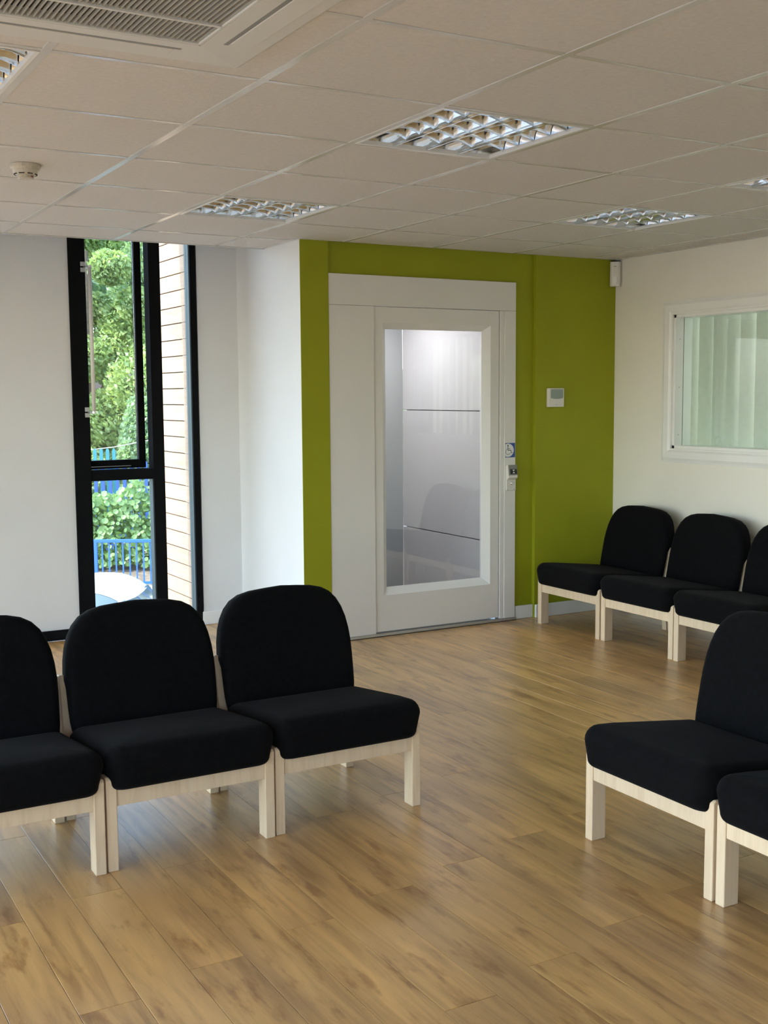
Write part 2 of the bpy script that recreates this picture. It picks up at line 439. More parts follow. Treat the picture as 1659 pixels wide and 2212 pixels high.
# recessed louvre luminaires
def louvre_lamp(a, b, label):
    t = empty('louvre_light', (a*.6+.3, b*.6+.3, H)); tag(t, label, 'ceiling light', 'recessed louvre lights in the ceiling')
    h = .288
    f = MB(); w = .012
    f.box(-h, h, -h, -h+w, -.003, .012).box(-h, h, h-w, h, -.003, .012).box(-h, -h+w, -h+w, h-w, -.003, .012).box(h-w, h, -h+w, h-w, -.003, .012)
    f.build('frame', M['lampwhite'], t)
    hs = MB(); g = h-w; zt = .075
    # four parabolic troughs make the reflector
    cw = 2*g/4
    prof = []
    for c in range(4):
        for k in range(9):
            u = k/8; xx = -g + c*cw + u*cw; prof.append((xx, .038 + (zt-.038)*(1-(2*u-1)**2)))
    n = len(hs.v)
    for yy in (-g, g):
        for p in prof: hs.v.append((p[0], yy, p[1]))
    k = len(prof)
    for i in range(k-1): hs.f.append((n+i, n+i+1, n+k+i+1, n+k+i))
    MB().box(-g-.002, -g, -g, g, .0121, zt).box(g, g+.002, -g, g, .0121, zt).box(-g, g, -g-.002, -g, .0121, zt).box(-g, g, g, g+.002, .0121, zt).build('side_wall', M['mirror'], t)
    hs.build('reflector', M['mirror'], t, smooth=False)
    hb = MB().box(-h, h, -h, h, zt+.004, zt+.02).build('housing', M['lampwhite'], t)
    for c in range(4):
        xc = -g + (c+.5)*cw
        MB().tube([(xc, -g+.01, .058), (xc, g-.01, .058)], .008, 10).build('lamp_tube', M['tube'], t, smooth=True)
    # V blades along Y between the columns, curved sides
    for c in range(1, 4):
        xc = -g + c*cw; pts = []
        for k in range(6):
            u = k/5; pts.append((xc-.0022-.016*u*u, .000+.042*u))
        pts += [(2*xc-p[0], p[1]) for p in reversed(pts)]
        MB().prism(pts, 'y', -g, g).build('louvre_bar', M['mirror'], t)
    rows = 6; rh = 2*g/rows
    pts = []
    for k in range(6):
        u = k/5; pts.append((-.001-.013*u*u, .001+.036*u))
    pts += [(-p[0], p[1]) for p in reversed(pts)]
    blade = MB()
    # lower edge dips in the middle of the cell: three sections along the cell
    n0 = len(blade.v); secs = 9
    for s_i in range(secs):
        u = s_i/(secs-1); xx = -cw/2+.002 + u*(cw-.004); dip = .016*(1-(2*u-1)**2)
        blade.v += [(xx, p[0], p[1]+dip*(1-(p[1]-.001)/.036)) for p in pts]
    k = len(pts)
    for s_i in range(secs-1):
        for j in range(k):
            a0 = n0+s_i*k+j; b0 = n0+s_i*k+(j+1) % k; blade.f.append((a0, b0, b0+k, a0+k))
    bm_ = blade.mesh('louvre_blade', M['mirror'])
    for c in range(4):
        for r in range(1, rows): link('louvre_blade', bm_, t, (-g+(c+.5)*cw, -g+r*rh, .004))
    return t
louvre_lamp(2, 1, 'largest square mirror louvre light, in the middle of the ceiling')
louvre_lamp(2, 4, 'square mirror louvre light nearest the tall black window')
louvre_lamp(5, 3, 'square mirror louvre light in front of the lime wall and off-white wall corner')
louvre_lamp(5, 1, 'louvre light cut off at the right edge of the photo')
louvre_lamp(-1, 1, 'bright louvre light beside the air conditioner, cut off at the left edge')

# air-conditioning cassette
ac = empty('air_conditioner', (-.015, -.035, H)); tag(ac, 'white square ceiling air conditioner with a dark slatted grille', 'air conditioner')
def ring_frame(mb, ho, hi, z0, z1, zi):
    o = [(-ho, -ho), (ho, -ho), (ho, ho), (-ho, ho)]; i_ = [(-hi, -hi), (hi, -hi), (hi, hi), (-hi, hi)]
    mb.rings([[(p[0], p[1], z1) for p in o], [(p[0], p[1], z0+.006) for p in o], [(p[0]*.975, p[1]*.975, z0) for p in o], [(p[0], p[1], zi) for p in i_], [(p[0], p[1], z1) for p in i_]], cap=False)
mb = MB(); ring_frame(mb, .475, .305, -.028, 0.0, -.034); mb.build('panel', M['acwhite'], ac)
MB().box(-.30, .30, -.30, .30, -.010, -.002).build('filter', M['dark'], ac)
mb = MB()
for k in range(-12, 13):
    pass
for k in range(46):
    xx = -.298 + (k+.5)*.596/46
    MB().box(xx-.0021, xx+.0021, -.30, .30, -.030, -.023).build('grille_bar', M['acbar'], ac)
for yy in (-.2, -.0667, .15, .0667-.15):
    MB().box(-.30, .30, yy-.005, yy+.005, -.034, -.024).build('grille_rib', M['acwhite'], ac)
MB().box(-.305, -.296, -.3, .3, -.034, -.006).box(.296, .305, -.3, .3, -.034, -.006).box(-.3, .3, -.305, -.296, -.034, -.006).box(-.3, .3, .296, .305, -.034, -.006).build('grille_frame', M['acwhite'], ac, bevel=.002)
for k in range(4):
    q = MB().box(-.26, .26, .365, .425, -.0335, -.0295)
    fl = q.build('air_flap', M['acwhite'], ac, bevel=.002); fl.rotation_euler = (0, 0, k*PI/2)
    sl = MB().box(-.275, .275, .352, .364, -.0325, -.028).build('air_slot', M['grey'], ac); sl.rotation_euler = (0, 0, k*PI/2)

# smoke detector
sd = empty('smoke_detector', (.286, 2.114, H)); tag(sd, 'small round beige smoke detector on the ceiling', 'smoke detector')
MB().lathe([(.056, 0), (.056, -.012), (.050, -.020)], seg=28).build('base', M['beigeplastic'], sd, smooth=False)
MB().lathe([(.048, -.020), (.044, -.034), (.034, -.040)], seg=28).build('head', M['beigeplastic'], sd)
for k in range(8):
    a = k*PI/4+.2; o = MB().box(-.010, .010, -.002, .002, -.038, -.029).build('vent_slot', M['dark'], sd)
    o.location = (.0405*math.cos(a), .0405*math.sin(a), 0); o.rotation_euler = (0, 0, a+PI/2)
MB().lathe([(.030, -.040), (.030, -.050), (.024, -.053)], seg=24).build('cap', M['beigeplastic'], sd)
MB().lathe([(.005, 0), (.004, -.004)], c=(.018, -.026, -.044), seg=10).build('indicator', M['red'], sd)

# ------------------------------------------------------------------ window_1: tall black window with cedar fin outside
w1 = empty('window_1', (1.05, YB, 0)); struct(w1, 'tall narrow black framed window with an open upper sash')
def W(x0, x1, y0, y1, z0, z1, name, m='black', parent=None, bevel=.003):
    p = parent or w1
    return MB().box(x0-1.05, x1-1.05, y0-YB, y1-YB, z0, z1).build(name, M[m], p, bevel=bevel)
FD = 0.085
W(1.05, 1.148, YB-.012, YB+FD, 0.0, ZT, 'frame_jamb')
W(1.538, 1.612, YB-.008, YB+FD, 0.0, ZT, 'mullion')
W(1.801, 1.842, YB-.012, YB+FD, 0.0, ZT, 'frame_jamb')
W(1.7995, 1.801, YB+.004, YB+FD-.008, 0.06, ZT, 'jamb_reflection', 'teal', bevel=0)  # teal skin puts outside light reflected on the black jamb into colour
W(1.5365, 1.538, YB+.010, YB+FD-.008, 0.06, .955, 'jamb_reflection', 'teal', bevel=0)
W(1.148, 1.538, YB-.006, YB+FD, .955, 1.02, 'transom')
W(1.148, 1.538, YB-.012, YB+FD, 0.0, .066, 'sill_rail')
W(1.612, 1.801, YB-.012, YB+FD, 0.0, .066, 'sill_rail')
W(1.148, 1.538, YB+.045, YB+.051, .066, .955, 'pane', 'glass', bevel=0)
W(1.612, 1.7995, YB+.045, YB+.051, .066, ZT, 'pane', 'glass', bevel=0)
# open sash, hinged on the left jamb and pushed outwards a little
sash = empty('sash', (1.150-1.05, .075, 0), math.radians(2.6)); sash.parent = w1
SW = .371
for (a, b_, z0, z1) in ((0, .022, 1.022, ZT), (SW-.044, SW, 1.022, ZT), (.022, SW-.046, 1.022, 1.075)):
    MB().box(a, b_, -.01, .035, z0, z1).build('sash_rail', M['black'], sash, bevel=.003)
MB().box(.022, SW-.046, .010, .016, 1.075, ZT).build('sash_pane', M['glass'], sash)
MB().box(.012, SW-.10, -.013, -.010, 1.036, 1.039).build('seal_strip', M['alu'], sash)
# guard bar on the jamb
gb = empty('guard_bar', (1.133-1.05, -.012, 0)); gb.parent = w1
MB().tube([(.030, -.045, 1.372), (.030, -.045, 2.232)], .0115, 14).build('bar', M['plastic'], gb, smooth=True)
for z in (1.372, 2.232):
    q = MB().box(-.012, .016, -.003, 0, z+.004, z+.030).box(-.012, .016, -.003, 0, z-.030, z-.004).box(.004, .032, -.05, -.003, z-.008, z+.004)
    q.build('bar_bracket', M['alu'], gb, bevel=.0015)
    MB().lathe([(.014, -.006), (.014, .006)], c=(.030, -.045, z), seg=16).build('bar_collar', M['chrome'], gb)

# cedar clad fin beside the window, outside
fin = empty('cedar_fin', (1.86, YB+.16, 0)); struct(fin, 'projecting fin of pale horizontal cedar boards outside the window')
bh = .1055; z = -2.6; board = MB().box(-.024, 0, 0, .585, .0035, bh-.0035).mesh('cedar_board', M['cedar'])
while z < 3.1:
    link('cedar_board', board, fin, (0.0, 0, z)); z += bh
MB().box(0, .28, .0, .58, -2.6, 3.1).build('fin_core', M['rubber'], fin)
MB().box(-.028, .0, .586, .60, -2.6, 3.1).build('fin_corner', M['alu'], fin)

# ------------------------------------------------------------------ windows behind and beside the camera
def plain_window(name, axis, at, th, a0, a1, z0, z1, nm_):
    e = empty(name); struct(e)
    def P(u0, u1, w0, w1, t0, t1, n, m, bev=.003):
        lo, hi = sorted((at+t0*th, at+t1*th))
        mb = MB()
        if axis == 'x': mb.box(lo, hi, u0, u1, w0, w1)
        else: mb.box(u0, u1, lo, hi, w0, w1)
        mb.build(n, M[m], e, bevel=bev)
    f = .055
    P(a0, a0+f, z0, z1, .3, .6, 'frame_jamb', 'black'); P(a1-f, a1, z0, z1, .3, .6, 'frame_jamb', 'black')
    P(a0+f, a1-f, z0, z0+f, .3, .6, 'sill_rail', 'black'); P(a0+f, a1-f, z1-f, z1, .3, .6, 'head_rail', 'black')
    st = (a1-a0)/nm_
    for k in range(1, nm_): P(a0+k*st-.03, a0+k*st+.03, z0+f, z1-f, .3, .6, 'mullion', 'black')
    for k in range(nm_):
        l = a0+f if k == 0 else a0+k*st+.03; r = a1-f if k == nm_-1 else a0+(k+1)*st-.03
        P(l, r, z0+f, z1-f, .43, .45, 'pane', 'glass', 0)
plain_window('window_3', 'x', XW, -.3, -4.5, -1.7, .1, 2.3, 3)
plain_window('window_4', 'x', XW, -.3, -1.3, 1.5, .1, 2.3, 3)
plain_window('window_5', 'x', XW, -.3, 1.9, 4.3, .1, 2.3, 2)
plain_window('window_6', 'y', YS, -.3, -2.0, 0.0, 1.2, 2.1, 3)
plain_window('window_7', 'y', YS, -.3, 1.8, 3.2, 1.2, 2.1, 3)
plain_window('window_8', 'y', YB, .28, -2.6, .35, 0, 2.74, 3)

# ------------------------------------------------------------------ lift door
d1 = empty('door_1', (2.302, YG+.004, 0)); struct(d1, 'white lift door with a tall glass panel')
def D(x0, x1, y0, y1, z0, z1, name, m='door', parent=None, bevel=.002):
    return MB().box(x0-2.302, x1-2.302, y0, y1, z0, z1).build(name, M[m], parent or d1, bevel=bevel)
D(2.302, 3.635, 0, .06, 1.987, 2.165, 'head_panel')
D(2.302, 2.601, 0, .06, .020, 1.986, 'side_panel')
D(3.549, 3.635, 0, .06, .020, 1.986, 'control_post')
D(3.517, 3.5485, .004, .06, .020, 1.986, 'door_stop')
D(2.302, 3.645, -.004, .08, .0, .019, 'threshold', 'alu')
D(2.302, 3.645, -.006, -.004, .0, .004, 'threshold_seal', 'rubber', bevel=0)
leaf = empty('door_leaf', (0, .010, 0)); leaf.parent = d1
lx0, lx1, lz0, lz1 = 2.604-2.302, 3.511-2.302, .028, 1.984
ox0, ox1, oz0, oz1 = 2.662-2.302, 3.446-2.302, .250, 1.892
ix0, ix1, iz0, iz1 = 2.700-2.302, 3.400-2.302, .292, 1.856
mb = MB()
def rect(a, b, c, d, y): return [(a, y, c), (b, y, c), (b, y, d), (a, y, d)]
mb.rings([rect(lx0, lx1, lz0, lz1, .05), rect(lx0, lx1, lz0, lz1, .001), rect(lx0+.002, lx1-.002, lz0+.002, lz1-.002, 0), rect(ox0, ox1, oz0, oz1, 0)], cap=False)
mb.build('leaf_face', M['door'], leaf)
mb = MB(); mb.rings([rect(ox0, ox1, oz0, oz1, 0), rect(ix0, ix1, iz0, iz1, .034), rect(ix0, ix1, iz0, iz1, .05), rect(lx0, lx1, lz0, lz1, .05)], cap=False)
mb.build('glazing_bead', M['gloss'], leaf)
MB().box(ix0, ix1, .038, .044, iz0, iz1).build('glass_pane', M['doorglass'], leaf)

# wheelchair sign on the post
sg = empty('wheelchair_sign', (3.5545, YG+.0038, 1.0605)); tag(sg, 'blue and white wheelchair sign on the lift door post', 'sign')
MB().box(0, .0765, -.0010, -.0002, 0, .092).build('backing', M['signblue'], sg)
cx, cz, cr = .020, .046, .0425
pts = []
for k in range(64):
    a = k*2*PI/64; px_, pz_ = cx+cr*1.08*math.cos(a), cz+cr*math.sin(a)
    pts.append((max(px_, .0), pz_))
MB().prism(pts, 'y', -.0016, -.0009).build('disc', M['signwhite'], sg)
sy = MB()
def stroke(x0, z0, x1, z1, w=.0016):
    d = Vector((x1-x0, z1-z0)).normalized()*w; n = Vector((-d.y, d.x))
    sy.prism([(x0-d.x+n.x, z0-d.y+n.y), (x0-d.x-n.x, z0-d.y-n.y), (x1+d.x-n.x, z1+d.y-n.y), (x1+d.x+n.x, z1+d.y+n.y)], 'y', -.0022, -.0015)
def sp(px_, py_): return ((px_-195)*.0005, .092-(py_-1155)*.0004)
def ln(a, b, c, d, w=.0014): stroke(*sp(a, b), *sp(c, d), w)
ln(235, 1205, 235, 1268, .002); ln(236, 1246, 268, 1248); ln(236, 1270, 278, 1270, .0018); ln(278, 1270, 291, 1313, .0018); ln(291, 1313, 304, 1308)
hx, hz = sp(235, 1194)
sy.prism([(hx+.0048*math.cos(k*PI/8), hz+.0048*math.sin(k*PI/8)) for k in range(16)], 'y', -.0022, -.0015)
wx, wz = sp(238, 1292)
for k in range(14):
    a0 = math.radians(118 + k*15.5); a1 = a0+math.radians(15.5); R_ = .0185
    stroke(max(.0012, wx+R_*math.cos(a0)), wz+R_*math.sin(a0), max(.0012, wx+R_*math.cos(a1)), wz+R_*math.sin(a1), .0011)
sy.build('symbol', M['ink'], sg)

# call station under the sign
cb = empty('call_station', (3.557, YG+.004, .847)); tag(cb, 'white lift call box with a black display and key switch', 'control box')
w_ = .074
MB().prism([(0, 0), (0, .160), (-.022, .168), (-.034, .085), (-.012, .070), (-.012, 0)], 'x', 0, w_).build('housing', M['plastic'], cb, bevel=.004)
def on_slope(x0, x1, t0, t1, off, th, name, m):
    a = Vector((-.022, .168)); b = Vector((-.034, .085)); d = b-a; n = Vector((-.99, .14))*1
    p = [a+d*t0+n*off, a+d*t1+n*off, a+d*t1+n*(off+th), a+d*t0+n*(off+th)]
    return MB().prism([(q.x, q.y) for q in p], 'x', x0, x1).build(name, M[m], cb)
on_slope(.006, .070, .02, .80, .0004, .003, 'display_bezel', 'grey')
on_slope(.016, .066, .34, .72, .0034, .0012, 'display', 'screenblack')
a = Vector((-.022, .168)); b = Vector((-.034, .085)); dd = b-a; nn = Vector((-.99, .14))
def spt(t, off): q = a+dd*t+nn*off; return q
mb = MB()
for (tt0, tt1) in ((.40, .52), (.66, .54)):
    q0, q1 = spt(tt0, .0050), spt(tt1, .0050)
    n0 = len(mb.v); mb.v += [(.031, q0.x, q0.y), (.051, q0.x, q0.y), (.041, q1.x, q1.y)]; mb.f.append((n0, n0+1, n0+2))
mb.build('arrow_symbol', M['signwhite'], cb)
MB().lathe([(.010, 0), (.010, -.006), (.006, -.010)], c=(.038, -.012, .048), seg=18, axis='y').build('key_switch', M['chrome'], cb)
for xx in (.006, .062): MB().lathe([(.0028, 0), (.0022, -.0015)], c=(xx, -.012, .008), seg=10, axis='y').build('screw', M['grey'], cb)

# thermostat
th = empty('thermostat', (3.877, YG, 1.378)); tag(th, 'white wall thermostat with a grey display on the lime wall', 'thermostat')
MB().box(0, .128, -.024, -.0002, 0, .122).build('case', M['plastic'], th, bevel=.004)
MB().prism([(.018+.100*k/8, .058-.006*(1-(2*k/8-1)**2)) for k in range(9)]+[(.118, .115), (.018, .115)], 'y', -.0255, -.023).build('display', M['lcd'], th)
MB().box(.086, .108, -.0262, -.0254, .0600, .0650).build('logo_mark', M['grey'], th)
MB().box(.057, .071, -.0252, -.0239, .014, .016).build('marking', M['grey'], th)

# motion sensor in the corner
ms = empty('motion_sensor', (XE-.035, YG-.035, 2.168), -PI/4); tag(ms, 'small white motion sensor high in the corner of the room', 'sensor')
MB().prism([(-.034, .022), (-.034, -.014), (-.022, -.024), (.022, -.024), (.034, -.014), (.034, .022)], 'z', 0, .160).build('case', M['plastic'], ms, bevel=.003)
MB().prism([(-.020, -.022), (-.012, -.029), (.012, -.029), (.020, -.022)], 'z', .012, .062).build('lens', M['signwhite'], ms)
MB().box(-.008, .008, -.0255, -.0238, .126, .130).build('marking', M['grey'], ms)
MB().box(-.03, .03, -.0, .024, .160, .1695).build('mount', M['dark'], ms)

# ------------------------------------------------------------------ lift car behind the door
lc = empty('lift_car', (2.30, YG+.13, 0)); tag(lc, 'lift car with grey wall panels seen through the door glass', 'lift')
LX0, LX1, LY0, LY1 = 2.42-2.30, 3.50-2.30, 0.0, 4.72-YG-.13
for k, (z0, z1) in enumerate(((0.0, .509), (.515, 1.352), (1.358, 2.12))):
    MB().box(LX1, LX1+.03, LY0, LY1, z0, z1).build('wall_panel', M['liftwall'], lc, bevel=.002)
    MB().box(LX0-.03, LX0, LY0, LY1, z0, z1).build('wall_panel', M['liftwall'], lc, bevel=.002)
MB().box(LX1+.031, LX1+.036, LY0, LY1, 0, 2.12).build('backing_sheet', M['grey'], lc)
MB().box(LX0, LX1, LY1, LY1+.03, 0, 2.12).build('rear_panel', M['liftback'], lc)
MB().box(LX0-.03, LX1+.03, LY0-.04, LY1, -.02, 0).build('car_floor', M['grey'], lc)
MB().box(LX0-.03, LX1+.036, LY0-.04, LY1+.03, 2.12, 2.15).build('car_ceiling', M['liftwall'], lc)
MB().box(.45, .85, .35, .85, 2.110, 2.119).build('lamp_panel', M['lampon'], lc)
ld = bpy.data.lights.new('lift_lamp', 'AREA'); ld.shape = 'RECTANGLE'; ld.size = .4; ld.size_y = .5; ld.energy = 4.5; ld.color = (1, .97, .96)
lo = bpy.data.objects.new('lift_lamp', ld); COL.objects.link(lo); lo.location = (2.95, YG+.13+.6, 2.10)

# ------------------------------------------------------------------ internal window in the east wall
w2 = empty('window_2', (XE, 2.0, 0)); struct(w2, 'internal window with a white moulded surround')
Y1, Y0, Z0, Z1 = 2.972-2.0, 1.05-2.0, 1.115, 1.950
mb = MB()
prof = [(.0, 0.088), (-.016, .088), (-.018, .078), (-.026, .060), (-.026, .022), (-.018, .010), (-.018, 0.0), (0, 0)]   # (x, outward distance)
rs = []
for (ddx, o_) in prof:
    rs.append([(ddx, Y0-o_, Z0-o_), (ddx, Y1+o_, Z0-o_), (ddx, Y1+o_, Z1+o_), (ddx, Y0-o_, Z1+o_)])
mb.rings(rs, cap=False); mb.build('casing', M['gloss'], w2, bevel=.001)
def jamb(x0, x1, name, inset, m='gloss'):
    mb = MB(); t = .018
    mb.box(x0, x1, Y0+inset, Y0+inset+t, Z0+inset, Z1-inset).box(x0, x1, Y1-inset-t, Y1-inset, Z0+inset, Z1-inset)
    mb.box(x0, x1, Y0+inset, Y1-inset, Z0+inset-.0, Z0+inset+t).box(x0, x1, Y0+inset, Y1-inset, Z1-inset-t, Z1-inset)
    mb.build(name, M[m], w2)
jamb(-.004, .060, 'reveal_lining', 0); jamb(.066, .135, 'rear_lining', 0)
MB().box(.061, .065, Y0+.004, Y1-.004, Z0+.004, Z1-.004).build('pane', M['roomglass'], w2)
for z in (1.20, 1.50, 1.80): MB().lathe([(.003, 0), (.003, -.001)], c=(.030, Y1-.018, z), seg=10, axis='y').build('screw', M['grey'], w2)
vb = empty('reflection_blind', (XE+.19, 2.0, 0)); tag(vb, 'pale green blind behind the internal window, its vanes standing in for reflected bands', 'blind')
MB().box(-.02, .02, -1.15, 1.15, 2.12, 2.16).build('headrail', M['gloss'], vb)
reflection_vane = MB().box(-.0006, .0006, -.0635, .0635, 1.0, 2.12).mesh('reflection_vane', M['blind'])
for k in range(20):
    o = link('reflection_vane', reflection_vane, vb, (0, -1.10+k*.116, 0), (0, 0, math.radians((7, 14, 24, 10)[k % 4])))  # uneven vane angles imitate reflections of the opposite window frames in the glass
back = MB().box(XE+3.0, XE+3.1, -1.2, 4.3, 0, ZT).box(XE+.14, XE+3.0, -1.3, -1.2, 0, ZT).box(XE+.14, XE+3.0, 4.3, 4.4, 0, ZT).box(XE+.14, XE+3.0, -1.2, 4.3, -.2, 0).box(XE, XE+.14, YG+.03, 4.4, 0, ZT).box(XE, XE+.14, -1.2, YG+.03, 2.5, ZT).build('wall_office', M['cream']); struct(back)
od = bpy.data.lights.new('office_fill_light', 'AREA'); od.shape = 'RECTANGLE'; od.size = 1.2; od.size_y = 2.4; od.energy = 45.0; od.color = (.95, 1, .97)  # added fill to brighten the dark room behind the glass, no known fitting
oo = bpy.data.objects.new('office_fill_light', od); COL.objects.link(oo); oo.location = (XE+1.5, 2.0, 2.7)

# ------------------------------------------------------------------ chairs
def pad(outline, T, r, crown, seg=6, rlow=None):
    """cushion from a closed convex outline [(u, v)], thickness T along w (0..T), rounded edges, crowned faces -> rings of (u, v, w)"""
    n = len(outline); P = [Vector(p) for p in outline]; N = []
    for i in range(n):
        e = (P[(i+1) % n]-P[i-1]).normalized(); N.append(Vector((-e.y, e.x)))
    cen = sum(P, Vector((0, 0)))/n
    def ring(inset, w): return [(P[i].x+N[i].x*inset, P[i].y+N[i].y*inset, w) for i in range(n)]
    rs = []; ra_ = rlow or r; inner = [P[i]+N[i]*r for i in range(n)]; inlo = [P[i]+N[i]*ra_ for i in range(n)]
    caps = (0.02, .25, .5, .7, .85, .95)
    for s in caps: rs.append([(cen.x+(q.x-cen.x)*s, cen.y+(q.y-cen.y)*s, -crown*(1-s**2.4)) for q in inlo])
    for k in range(seg+1):
        t = k/seg*PI/2; rs.append(ring(ra_*(1-math.sin(t)), ra_*(1-math.cos(t))))
    for k in range(seg+1):
        t = PI/2-k/seg*PI/2; rs.append(ring(r*(1-math.sin(t)), T-r*(1-math.cos(t))))
    for s in reversed(caps): rs.append([(cen.x+(q.x-cen.x)*s, cen.y+(q.y-cen.y)*s, T+crown*(1-s**2.4)) for q in inner])
    return rs


def rrect(x0, x1, y0, y1, r, n=7):
    pts = []
    for (cx_, cy_, a0) in ((x1-r, y1-r, 0), (x0+r, y1-r, 90), (x0+r, y0+r, 180), (x1-r, y0+r, 270)):
        for k in range(n):
            a = math.radians(a0+90*k/(n-1)); pts.append((cx_+r*math.cos(a), cy_+r*math.sin(a)))
    # subdivide straight runs a little
    out = []
    for i in range(len(pts)):
        p, q = pts[i], pts[(i+1) % len(pts)]; L_ = math.dist(p, q); m_ = max(1, int(L_/.06))
        for k in range(m_): out.append((p[0]+(q[0]-p[0])*k/m_, p[1]+(q[1]-p[1])*k/m_))
    return out


CW = .565
def make_chair():
    t = empty('reception_chair')
    hw = CW/2; lw = .034; ld_ = .058
    for sx in (-1, 1):
        xa, xb = (-hw, -hw+lw) if sx < 0 else (hw-lw, hw)
        MB().prism([(0, 0), (ld_, 0), (ld_, .292), (ld_-.008, .300), (.008, .300), (0, .292)], 'x', xa, xb).build('leg', M['beech'], t, bevel=.003)
        MB().prism([(.505, 0), (.560, 0), (.548, .24), (.592, .500), (.534, .510), (.490, .28)], 'x', xa, xb).build('leg', M['beech'], t, bevel=.003)
        MB().prism([(ld_, .205), (.500, .150), (.500, .212), (ld_, .262)], 'x', xa+.004, xb-.004).build('side_rail', M['beech'], t, bevel=.002)
    MB().box(-hw+lw, hw-lw, .004, .026, .205, .257).build('front_rail', M['beech'], t, bevel=.002)
    MB().box(-hw+lw, hw-lw, .520, .542, .165, .215).build('rear_rail', M['beech'], t, bevel=.002)
    # seat cushion
    rs = pad(rrect(-.2853, .2853, -.034, .475, .055), .142, .050, .010, rlow=.026)
    sl = -.118; out = []
    for r in rs:
        rr = []
        for (u, v, w) in r:
            z = .257 + w + sl*(v)
            k_ = min(1, max(0, (.07-w)/.04)); u *= 1-.055*k_*k_*(3-2*k_)      # narrower below, between the side frames
            z -= .010*max(0, 1-(v+.034)/.12)**2*(1 if w > .07 else 0)
            rr.append((u, v, z))
        out.append(rr)
    MB().rings(out).build('seat', M['fabric'], t, smooth=True)
    # back cushion
    half = [(.232, .0), (.252, .010), (.264, .030), (.268, .060), (.270, .10), (.272, .175), (.272, .22), (.268, .27), (.260, .315), (.247, .355), (.228, .390), (.202, .418), (.168, .437), (.122, .448), (.065, .453)]
    # outline counter-clockwise seen with u to the right, v up
    rb = [(.19, -.006), (.12, -.008), (.04, -.008)]
    outl = [(-p[0], p[1]) for p in rb] + [(p[0], p[1]) for p in reversed(rb)] + half + [(0, .457)] + [(-p[0], p[1]) for p in reversed(half)]
    # densify straight parts
    dn = []
    for i in range(len(outl)):
        p, q = outl[i], outl[(i+1) % len(outl)]; m_ = max(1, int(math.dist(p, q)/.035))
        for k in range(m_): dn.append((p[0]+(q[0]-p[0])*k/m_, p[1]+(q[1]-p[1])*k/m_))
    rs = pad(dn, .088, .030, .005); lean = math.radians(12.5); out = []
    for r in rs:
        rr = []
        for (u, v, w) in r:
            w2_ = -w                                 # w grows towards the sitter
            k_ = min(1, max(0, (.215-v)/.02))*min(1, max(0, (.048-w)/.02))   # lower part sits between the posts
            u += (max(-.246, min(.246, u))-u)*k_
            y_, z_ = .528 + w2_, v
            rr.append((u+.004, .526 + (w2_)*math.cos(lean) + v*math.sin(lean), .284 + v*math.cos(lean) - w2_*math.sin(lean)))
        out.append(rr)
    MB().rings(out).build('backrest', M['fabric'], t, smooth=True)
    return t


chair0 = make_chair()
first = [True]
def place_chair(x, y, rz, label, group, sc=1.0):
    o = chair0 if first[0] else copy_tree(chair0)
    first[0] = False
    o.location = (x, y, 0); o.rotation_euler = (0, 0, rz); o.scale = (sc, sc, 1+(sc-1)*.15)
    tag(o, label, 'chair', group)
g1 = 'black chairs in the row in front of the window'
place_chair(1.043, .950, 0, 'black cushioned wooden chair at the free right end of the left row', g1)
place_chair(.471, .942, 0, 'black cushioned wooden chair in the middle of the left row, before the window', g1)
place_chair(-.101, .934, 0, 'black cushioned wooden chair cut off by the left edge of the photo', g1)
g2 = 'black chairs in the near row at the right edge'
place_chair(1.633, .128, -PI/2, 'nearest whole-seat black wooden chair at the right, its side leg standing free', g2)
place_chair(1.633, -.449, -PI/2, 'black chair at the lower right edge, only its seat corner showing', g2)
g3 = 'black chairs in the row against the off-white wall'
place_chair(3.695, 3.070, -PI/2, 'black chair against the off-white wall, nearest the lime wall', g3, 1.06)
place_chair(3.695, 2.458, -PI/2, 'black chair against the off-white wall, second from the lime wall', g3, 1.06)
place_chair(3.690, 1.848, -PI/2, 'black chair against the off-white wall, third from the lime wall, partly hidden', g3, 1.06)

# ------------------------------------------------------------------ outside
FW = Vector((math.sin(.519), math.cos(.519), 0)); RT = Vector((math.cos(.519), -math.sin(.519), 0)); ORI = Vector((-.768, -2.462, 0))
def out(u, d, z=0.0): p = ORI + FW*d + RT*u; return (p.x, p.y, z)
RZ = -.519        # outside things stand square to the street, turned by this
GZ = -2.67
ground = MB().box(-70, 80, -60, 110, GZ-.3, GZ).build('ground', M['asphalt']); struct(ground)
bl = MB().box(XW-.3, XE+3.3, YS-.3, YB+.28, GZ, -.21).build('wall_lower', M['outer']); struct(bl)

# low retaining wall and planted bank behind the railing
rw = MB().box(-22, 8, 19.75, 20.25, GZ, -1.88)
o = rw.build('retaining_wall', M['concrete']); o.location = ORI; o.rotation_euler = (0, 0, RZ); tag(o, 'low grey concrete wall under the blue railing', 'wall')
bk = MB().prism([(20.25, GZ), (20.25, -1.92), (22.5, -1.75), (60, -1.6), (60, GZ)], 'x', -24, 20)
o = bk.build('planting_bank', M['soil']); o.location = ORI; o.rotation_euler = (0, 0, RZ); o['kind'] = 'structure'

